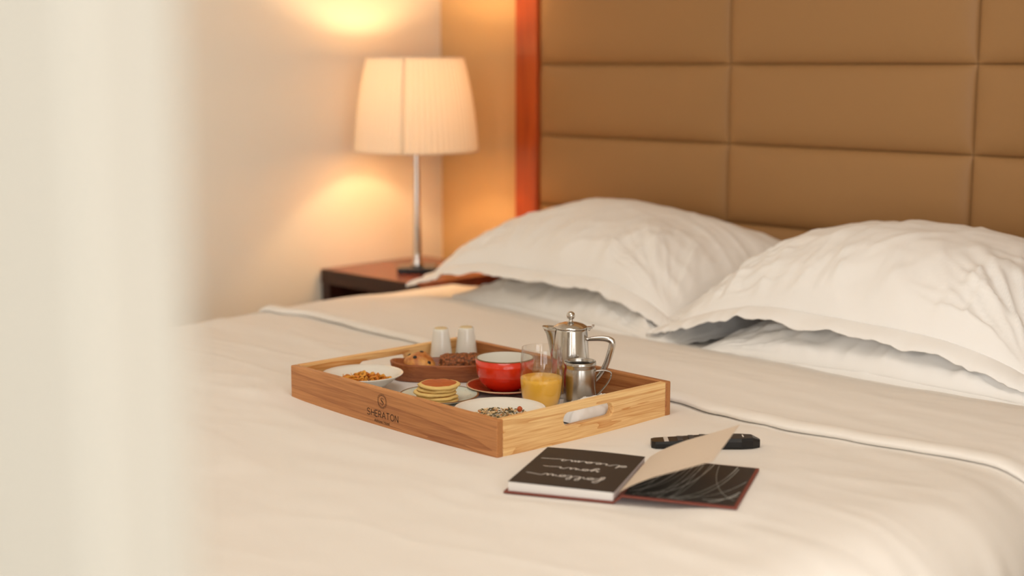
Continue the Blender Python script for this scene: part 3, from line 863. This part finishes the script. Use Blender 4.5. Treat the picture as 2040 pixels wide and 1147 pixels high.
# juice glass
GU, GV = .155, .245
gl = tag(empty('juice_glass', tp(GU, GV, FL)), 'clear rounded tumbler half filled with orange juice', 'glass')
lathe('tumbler', [(0, 0), (.0285, 0), (.0300, .0012), (.0345, .022), (.0372, .045), (.0376, .058), (.0362, .083), (.0338, .1052), (.0334, .1060), (.0328, .1054), (.0350, .083), (.0363, .058), (.0359, .045), (.0331, .022), (.0285, .0058), (.026, .0045), (0, .0042)], M_glass, gl, 72)
ju = lathe('orange_juice', [(0, .0044), (.0262, .0047), (.0287, .006), (.0333, .022), (.0360, .045), (.0363, .0525), (.0352, .0536), (0, .0536)], M_juice, None, 64, tp(GU, GV, FL))
tag(ju, 'bright orange juice in the clear tumbler', 'juice')

# milk jug
ang = R(45)            # handles point to the right
jg = tag(empty('milk_jug', tp(.128, .313, FL), ang), 'small open brushed steel milk jug in front of the coffee pot', 'jug')
lathe('jug_body', [(0, .001), (.026, 0), (.0285, .002), (.0287, .010), (.0285, .055), (.0270, .0635), (.0268, .066), (.0280, .0690), (.0280, .0755), (.0272, .0762), (.0265, .0755), (.0262, .066), (.0278, .055), (.0278, .006), (.025, .003), (0, .003)], M_steel_b, jg, 64)
tube('jug_handle', crom([(.0265, 0, .0585), (.040, 0, .0600), (.0525, 0, .0570), (.0545, 0, .049), (.048, 0, .036), (.036, 0, .0215), (.0280, 0, .0140)], 6), .0042, M_steel_b, jg, 8, flat=.32, up=(0, 0, 1))
# (flattened strap)
# coffee pot
pt_ = tag(empty('coffee_pot', tp(.187, .349, FL), R(38)), 'polished steel coffee pot with ball knob, spout and angular handle', 'coffee pot')
lathe('pot_body', [(0, 0), (.036, 0), (.0378, .002), (.0376, .010), (.0335, .070), (.0298, .118), (.0296, .1225), (.0286, .1225), (.0284, .118), (0, .10)], M_steel, pt_, 72)
ld = lathe('pot_lid', [(.0302, .1225), (.0306, .1240), (.0298, .1256), (.022, .1300), (.010, .1332), (.0042, .1338), (.0036, .1360), (.0036, .1380), (0, .1385)], M_steel, pt_, 64)
lathe('lid_knob', [(0, .1372), (.0035, .1378), (.0066, .1402), (.0080, .1445), (.0066, .1490), (.0035, .1514), (0, .1520)], M_steel, ld, 32)
box('lid_hinge', (.029, -.006, .1225), (.0395, .006, .1252), M_steel, pt_, .0008)
tube('lid_hinge_pin', [(.0335, -.006, .1205), (.0335, .006, .1205)], .0019, M_steel, pt_, 8)
box('lid_thumb_tab', (.0375, -.004, .1252), (.0425, .004, .1282), M_steel, pt_, .0008)
# spout: a beak that grows towards the rim
V, Fc = [], []
lv = 10
for k in range(lv + 1):
    t = k / lv; z = .058 + (.1235 - .058) * t
    rb_ = .0376 + (.0298 - .0376) * (z - .01) / .108
    out_ = .0005 + .0175 * t ** 1.25 + .0045 * sm(.8, 1, t); wd = .004 + .0125 * t ** .7
    for (fx, fy) in ((-.55, 1.), (.35, .78), (.85, .38), (1., 0), (.85, -.38), (.35, -.78), (-.55, -1.)):
        V.append((-(rb_ - .003 + (out_ + .003) * (fx + .55) / 1.55), fy * wd, z + (.0015 * fx if k == lv else 0)))
n7 = 7
for k in range(lv):
    for i in range(n7 - 1): a = k * n7 + i; Fc.append((a, a + 1, a + n7 + 1, a + n7))
N = len(V); V += [(x + .0012 if abs(y) < .004 else x, y * .92, z) for x, y, z in V]
Fc += [tuple(N + q for q in f[::-1]) for f in list(Fc)]
for i in range(n7 - 1): a = lv * n7 + i; Fc.append((a, a + 1, N + a + 1, N + a))
mk('spout', V, Fc, M_steel, pt_)
hp = crom([(.0300, 0, .1020), (.042, 0, .1035), (.058, 0, .1040), (.0690, 0, .1022), (.0738, 0, .0985), (.0740, 0, .0920), (.0712, 0, .080), (.0660, 0, .063), (.0570, 0, .044), (.0465, 0, .030), (.0360, 0, .022)], 6)
hr_ = [.0032 + .0028 * math.sin(math.pi * min(1, i / len(hp) * 1.0)) ** .8 for i in range(len(hp))]
tube('pot_handle', hp, hr_, M_steel, pt_, 12, flat=.75, up=(0, 1, 0))

# shakers
M_cork = mat('beige_stopper', lin(226, 204, 160), .6)
for (u, v, lb) in ((.513, .320, 'white ceramic shaker behind the bun, the left of the two'), (.489, .364, 'white ceramic shaker in the back corner, the right of the two')):
    o = tag(empty('salt_shaker', tp(u, v, FL)), lb, 'shaker', 'white ceramic shakers')
    lathe('shaker_body', [(0, .001), (.022, .001), (.0225, 0), (.0242, .001), (.0240, .006), (.0190, .050), (.0158, .072), (.0150, .0785), (.0140, .0800), (.0, .0806)], M_ceramic, o, 48)
    lathe('shaker_top', [(.0120, .0800), (.0118, .0818), (.006, .0828), (0, .0830)], M_cork, o, 32)
    for q in range(3):
        a = q * 2.1
        lathe('shaker_hole', [(0, 0), (.0007, 0), (.0007, .0003), (0, .0003)], M_black, o, 8, (.004 * math.cos(a), .004 * math.sin(a), .0828))

# wooden dish with bun and seeded loaf
DU, DV = .441, .266
dish = tag(empty('wooden_dish', tp(DU, DV, FL), ang), 'long dark wooden dish holding a bun and a seeded loaf', 'dish')
V, Fc = [], []; seg = 64
prof = [(.0, 0, 0), (.93, .80, 0), (.96, .86, .001), (1.0, .99, .030), (1.0, 1.0, .0325), (.975, .95, .0338), (.95, .90, .0325), (.91, .80, .008), (.85, .70, .005), (0, 0, .005)]
for i in range(seg):
    a = 2 * math.pi * i / seg; c, s = math.cos(a), math.sin(a)
    cx = math.copysign(abs(c) ** .75, c); sy_ = math.copysign(abs(s) ** .9, s)
    for fx, fy, z in prof:
        tip = 1 + .06 * (z / .033) * max(0, abs(c) - .8) * 3
        V.append((.098 * fx * cx * tip, .041 * fy * sy_, z + (.004 * max(0, abs(cx) - .6) ** 2 * 6 * (z / .033))))
n = len(prof)
for i in range(seg):
    i2 = (i + 1) % seg
    for q in range(n - 1): Fc.append((i * n + q, i2 * n + q, i2 * n + q + 1, i * n + q + 1))
db = mk('dish_body', V, Fc, M_acacia, dish)
def on_dish(a, b, z):
    p = tp(DU, DV, FL) + right * a + deep * b; p.z += z; return p
# bun
bm = bmesh.new(); bmesh.ops.create_icosphere(bm, subdivisions=5, radius=1)
for v in bm.verts:
    d = v.co.copy(); r = 1 + .10 * nz(d.x * 1.3 + 3, d.y * 1.3, d.z * 1.3) + .05 * nz(d.x * 3.2, d.y * 3.2 + 4, d.z * 3.2) + .012 * nz(d.x * 9, d.y * 9, d.z * 9)
    z = d.z * r * (.031 if d.z > 0 else .014)
    v.co = Vector((d.x * r * .0315, d.y * r * .030, z))
me = bpy.data.meshes.new('raisin_bun'); bm.to_mesh(me); bm.free(); me.polygons.foreach_set('use_smooth', [True] * len(me.polygons))
M_bun, n_, l_, b_ = new_mat('bun_crust')
tc = n_.new('ShaderNodeTexCoord'); nt = n_.new('ShaderNodeTexNoise'); nt.inputs['Scale'].default_value = 55; nt.inputs['Detail'].default_value = 4
l_.new(tc.outputs['Object'], nt.inputs['Vector'])
cr = n_.new('ShaderNodeValToRGB'); cr.color_ramp.elements[0].position = .35; cr.color_ramp.elements[0].color = lin(172, 88, 34); cr.color_ramp.elements[1].position = .66; cr.color_ramp.elements[1].color = lin(232, 168, 92)
l_.new(nt.outputs['Fac'], cr.inputs[0]); l_.new(cr.outputs[0], b_.inputs['Base Color']); b_.inputs['Roughness'].default_value = .45
bun = link('raisin_bun', me, M_bun, None, on_dish(-.046, -.002, .0215), (0, 0, ang))
tag(bun, 'golden raisin bun at the left end of the wooden dish', 'bun')
M_raisin = mat('raisin', lin(34, 20, 16), .35)
bv = [v.co for v in me.vertices]
for d in ((.60, -.62, .50), (-.75, -.6, -.02), (-.55, .1, .85), (.15, .05, 1.), (.85, -.5, -.05), (-.2, -.6, .9)):
    d = Vector(d).normalized()
    best = max(bv, key=lambda c: (c.x / .0315 * d.x + c.y / .03 * d.y + c.z / .027 * d.z) / max(1e-6, math.sqrt((c.x / .0315) ** 2 + (c.y / .03) ** 2 + (c.z / .027) ** 2)))
    lathe('raisin', [(0, -.0022), (.0028, -.0016), (.0040, 0), (.0030, .0016), (0, .0020)], M_raisin, bun, 10, best * .985, (d.y * -1.2, d.x * 1.2, 0))
# loaf
bm = bmesh.new(); bmesh.ops.create_cube(bm, size=2); bmesh.ops.subdivide_edges(bm, edges=bm.edges[:], cuts=22, use_grid_fill=True)
for v in bm.verts:
    x, y, z = v.co
    q = Vector((x, y, z)); r = (abs(x) ** 5 + abs(y) ** 5 + abs(z) ** 5) ** (1 / 5) or 1; q = q / r
    h = 1 + .12 * nz(q.x * 4, q.y * 2.5, q.z * 2.5) + .09 * nz(q.x * 16, q.y * 7, q.z * 7) + .04 * nz(q.x * 30, q.y * 14, q.z * 14)
    v.co = Vector((q.x * .043 * (1 + .02 * (h - 1)), q.y * .022 * h, (q.z * .0205) * h + .0205))
me = bpy.data.meshes.new('seeded_loaf'); bm.to_mesh(me); bm.free(); me.polygons.foreach_set('use_smooth', [True] * len(me.polygons))
M_loaf, n_, l_, b_ = new_mat('seeded_loaf_crust')
tc = n_.new('ShaderNodeTexCoord'); nt = n_.new('ShaderNodeTexVoronoi'); nt.inputs['Scale'].default_value = 210
l_.new(tc.outputs['Object'], nt.inputs['Vector'])
cr = n_.new('ShaderNodeValToRGB'); cr.color_ramp.elements[0].position = .05; cr.color_ramp.elements[0].color = lin(192, 110, 56); cr.color_ramp.elements[1].position = .8; cr.color_ramp.elements[1].color = lin(92, 54, 26)
l_.new(nt.outputs['Distance'], cr.inputs[0]); l_.new(cr.outputs[0], b_.inputs['Base Color']); b_.inputs['Roughness'].default_value = .6
loaf = link('seeded_loaf', me, M_loaf, None, on_dish(.034, .002, .0058), (0, 0, ang))
tag(loaf, 'dark seeded loaf in the wooden dish behind the red cup', 'loaf')
M_seed = mat('pale_seed', lin(176, 150, 100), .5)
random.seed(21); tops = [v.co.copy() for v in me.vertices if v.co.z > .012 and v.co.y < .012]
for k in range(26):
    c = random.choice(tops)
    lathe('seed', [(0, -.0022), (.0010, -.001), (.0013, .0004), (0, .0024)], M_seed if k % 3 == 0 else M_brown, loaf, 7, c, (random.uniform(0, 3), random.uniform(0, 3), 0))

# ------------------------------------------------------------------ book
book = tag(empty('open_book', (0, 0, 0)), 'open hardback book with black pages and a lifted loose leaf', 'book')
def prism(name, a0, a1, b0, b1, z00, z01, z10, z11, m, parent, bow=0., n=14):
    """slab in book coordinates; heights may differ at the two ends; bow lifts the top in between"""
    V, Fc = [], []
    for i in range(n + 1):
        t = i / n; a = a0 + (a1 - a0) * t
        zl = z00 + (z10 - z00) * t; zh = z01 + (z11 - z01) * t + bow * math.sin(math.pi * t)
        V += [bp_(a, b0, zl), bp_(a, b1, zl), bp_(a, b1, zh), bp_(a, b0, zh)]
    for i in range(n):
        k = 4 * i
        for q in range(4): Fc.append((k + q, k + (q + 1) % 4, k + 4 + (q + 1) % 4, k + 4 + q))
    Fc.append((0, 1, 2, 3)); Fc.append((4 * n, 4 * n + 1, 4 * n + 2, 4 * n + 3))
    return mk(name, V, Fc, m, parent, False)
BH = .191
prism('back_cover', -.1625, -.002, -.004, BH + .003, 0, .0028, 0, .0028, M_cover, book)
blk = prism('page_block', -.157, -.004, 0, BH, .0029, .0162, .0029, .0145, M_paper, book, bow=.0012)
blp = prism('black_page', -.1572, -.003, -.0003, BH + .0003, .0164, .0168, .0147, .0151, M_pageblack, book, bow=.0012)
prism('spine', -.002, .010, -.004, BH + .003, .0005, .0033, .0105, .0135, M_cover, book)
fcv = prism('front_cover', .0102, .168, -.004, BH + .003, .0105, .0133, .0090, .0118, M_cover, book)
end = prism('endpaper', .011, .1635, 0, BH, .0134, .0137, .01205, .01235, M_endpaper, book)
def ez(a): return .0137 + (.01235 - .0137) * (a - .011) / .1525
random.seed(3)
SW = []
def arc(a0, b0, a1, b1, pw, wd):
    pts = []
    for i in range(25):
        t = i / 24 * math.pi / 2
        a, b = a0 + (a1 - a0) * math.sin(t) ** pw, b0 + (b1 - b0) * (1 - math.cos(t))
        if .0125 < a < .162 and .002 < b < BH - .002: pts.append((a, b))
    if len(pts) > 3: SW.append((pts, wd))
for k in range(13):
    a0 = -.03 + .165 * k / 12 + random.uniform(-.006, .006)
    arc(a0, random.uniform(-.01, .02), a0 + random.uniform(.05, .085), random.uniform(.19, .24), random.uniform(.8, 1.2), random.choice((.0009, .0012, .0018)))
for k in range(5):      # a few that cross the others
    a1 = .05 + .11 * k / 6
    arc(a1 - .035 + random.uniform(-.02, .02), .0, a1 + random.uniform(-.03, .02), .23, random.uniform(.5, 1.6), .0009)
for k in range(1):
    arc(.17 - .01 * k, .02, .11 + .012 * k, .21, 1.1, .0009)
M_swirl = mat('grey_swirl_print', lin(186, 186, 180), .6)
ribbons('swirl_print', SW, lambda a, b, lf: bp_(a, b, ez(a) + lf), M_swirl, end)
# loose leaf
pf = crom([(.004, .0155, 0), (.018, .0250, 0), (.036, .0345, 0), (.056, .0435, 0), (.082, .0530, 0), (.108, .0625, 0), (.134, .0725, 0)], 4)
V, Fc = [], []; nb = 16
for th in (0, -.0004):
    for p in pf:
        for j in range(nb + 1): V.append(bp_(p.x + .004 * (j / nb) * (p.x / .134), BH * j / nb, p.y + th + .004 * (j / nb) * (p.x / .134)))
npf = len(pf)
for q in range(2):
    b = q * npf * (nb + 1)
    Fc += [(b + i * (nb + 1) + j, b + i * (nb + 1) + j + 1, b + (i + 1) * (nb + 1) + j + 1, b + (i + 1) * (nb + 1) + j) for i in range(npf - 1) for j in range(nb)]
leaf = mk('loose_leaf', V, Fc, M_page, book)
def leaf_pt(a, b, lf):
    # a along the curled width 0..1, b along the spine
    f = max(0, min(npf - 1.001, a * (npf - 1))); i = int(f); p = pf[i].lerp(pf[i + 1], f - i); q = (pf[min(npf - 1, i + 1)] - pf[i]).normalized()
    return bp_(p.x - q.y * lf, b, p.y + q.x * lf + .002 * (b / BH) * (p.x / .134))
TK = []
random.seed(9); a = .40
while a < .93:
    if random.random() < .84:
        for _ in range(2): TK.append(([(a + random.uniform(0, .012), .022 + random.uniform(-.0016, .0016)), (a + random.uniform(.002, .016), .022 + random.uniform(-.0016, .0016))], .0011))
    a += .026
# the strokes are drawn in (curl fraction, metres): widths only matter along the spine
ribbons('faint_print', [([(p[0], p[1]) for p in s], w_) for s, w_ in TK], lambda a, b, lf: leaf_pt(a, b, .0005), mat('faint_brown_print', lin(178, 142, 118), .8), leaf)
# handwriting on the black page, upside down for the camera
GL = {'f': ([(0, 0), (.5, .6), (.9, 2.0), (.6, 2.3), (.4, 1.5), (.25, 0), (.1, -1.1), (.4, -.9), (.45, -.05), (.9, .15)], .9),
      'o': ([(.1, .5), (.5, .95), (.15, .85), (0, .4), (.25, .02), (.6, .3), (.5, .85), (.9, .8)], .95),
      'l': ([(0, .2), (.5, 1.3), (.55, 2.1), (.3, 2.0), (.25, 1.0), (.35, .1), (.7, .15)], .75),
      'w': ([(0, .4), (.2, .9), (.25, .2), (.5, .05), (.75, .8), (.8, .2), (1.05, .05), (1.3, .9), (1.7, .8)], 1.7),
      'y': ([(0, .4), (.2, .95), (.25, .3), (.5, .1), (.8, .9), (.75, 0), (.5, -1.1), (.2, -.9), (.6, -.1), (.95, .2)], 1.),
      'u': ([(0, .4), (.2, .9), (.2, .2), (.45, .05), (.75, .9), (.75, .15), (1.0, .1)], 1.05),
      'r': ([(0, .3), (.25, 1.0), (.35, .85), (.65, .85), (.6, .2), (.9, .1)], .95),
      'd': ([(.1, .5), (.55, .9), (.2, .85), (0, .4), (.25, .05), (.6, .5), (.85, 2.0), (.7, .4), (.8, .05), (1.1, .15)], 1.15),
      'e': ([(0, .3), (.5, .6), (.45, .95), (.15, .8), (.1, .2), (.4, .02), (.8, .2)], .85),
      'a': ([(.5, .9), (.15, .85), (0, .35), (.25, .05), (.6, .7), (.6, .15), (.9, .1)], .95),
      'm': ([(0, .2), (.2, .9), (.25, 0), (.5, .9), (.6, .1), (.85, .9), (.95, .1), (1.2, .1)], 1.25),
      's': ([(0, .2), (.35, 1.0), (.5, .5), (.35, .05), (.1, .1), (.5, -.02), (1.2, .08), (2.6, .2)], 2.6)}
def script_word(word, tail):
    pts = []; cx = 0
    for ch in word:
        g, ad = GL[ch]; pts += [(cx + x * 1.0, y, 0) for x, y in g]; cx += ad + .12
    if tail: pts += [(cx + .7, .35, 0), (cx + tail, .15, 0)]
    c = crom(pts, 5); L = max(p.x for p in c)
    return [(p.x, p.y) for p in c], L
TX = []
for word, tail, af0, af1, q, xh in (('follow', 1.2, .07, .83, .27, .0086), ('your', 1.4, .16, .72, .475, .0080), ('dreams', 0, .06, .92, .68, .0086)):
    c, L = script_word(word, tail)
    # the word starts at the spine side and runs towards the outer edge
    a_start, a_end = -.157 + .153 * af1, -.157 + .153 * af0
    TX.append(([(a_start + (a_end - a_start) * x / L, q * BH - y * xh) for x, y in c], .0016))
def page_z(a): t = (a + .1572) / .1542; return .0168 + (.0151 - .0168) * t + .0012 * math.sin(math.pi * max(0, min(1, t)))
ribbons('handwriting', TX, lambda a, b, lf: bp_(a, b, page_z(a) + lf), M_white, blp)

# ------------------------------------------------------------------ remote
rm = tag(empty('remote_control', (-1.333, 1.767, Z0), R(44)), 'black remote control lying behind the open book', 'remote')
V, Fc = [], []; st_ = []
outl = [(-.086, .010), (-.080, .0155), (-.05, .0175), (.02, .0185), (.055, .0180), (.074, .0135), (.086, .004)]
for x, hwid in outl:
    for f, z in ((.82, .0), (1.0, .004), (1.0, .012), (.86, .0175)):
        z *= .72 if x > .08 else .62 + .38 * sm(-.086, .03, x)
        V += [(x, hwid * f, z)]
    for f, z in ((-.86, .0175), (-1.0, .012), (-1.0, .004), (-.82, .0)):
        z *= .72 if x > .08 else .62 + .38 * sm(-.086, .03, x)
        V += [(x, hwid * f, z)]
for k in range(len(outl) - 1):
    for i in range(8): Fc.append((k * 8 + i, k * 8 + (i + 1) % 8, (k + 1) * 8 + (i + 1) % 8, (k + 1) * 8 + i))
Fc.append(tuple(range(8))); Fc.append(tuple((len(outl) - 1) * 8 + i for i in range(8)))
mk('remote_body', V, Fc, M_black, rm, False)
M_btn = mat('grey_button', lin(70, 64, 60), .5)
for k in range(5):
    for j in (-1, 0, 1):
        zt_ = .0175 * (.62 + .38 * sm(-.086, .03, -.04 + k * .018))
        box('button', (-.045 + k * .018, j * .0095 - .003, zt_ - .001), (-.036 + k * .018, j * .0095 + .003, zt_ + .0012), M_btn, rm, .0006)
box('white_stripe', (-.066, -.0132, .0112), (-.059, .0132, .0124), mat('remote_print', lin(215, 205, 195), .5), rm, 0)
box('white_mark', (.058, -.006, .0176), (.0602, .007, .0180), M_white, rm, 0)
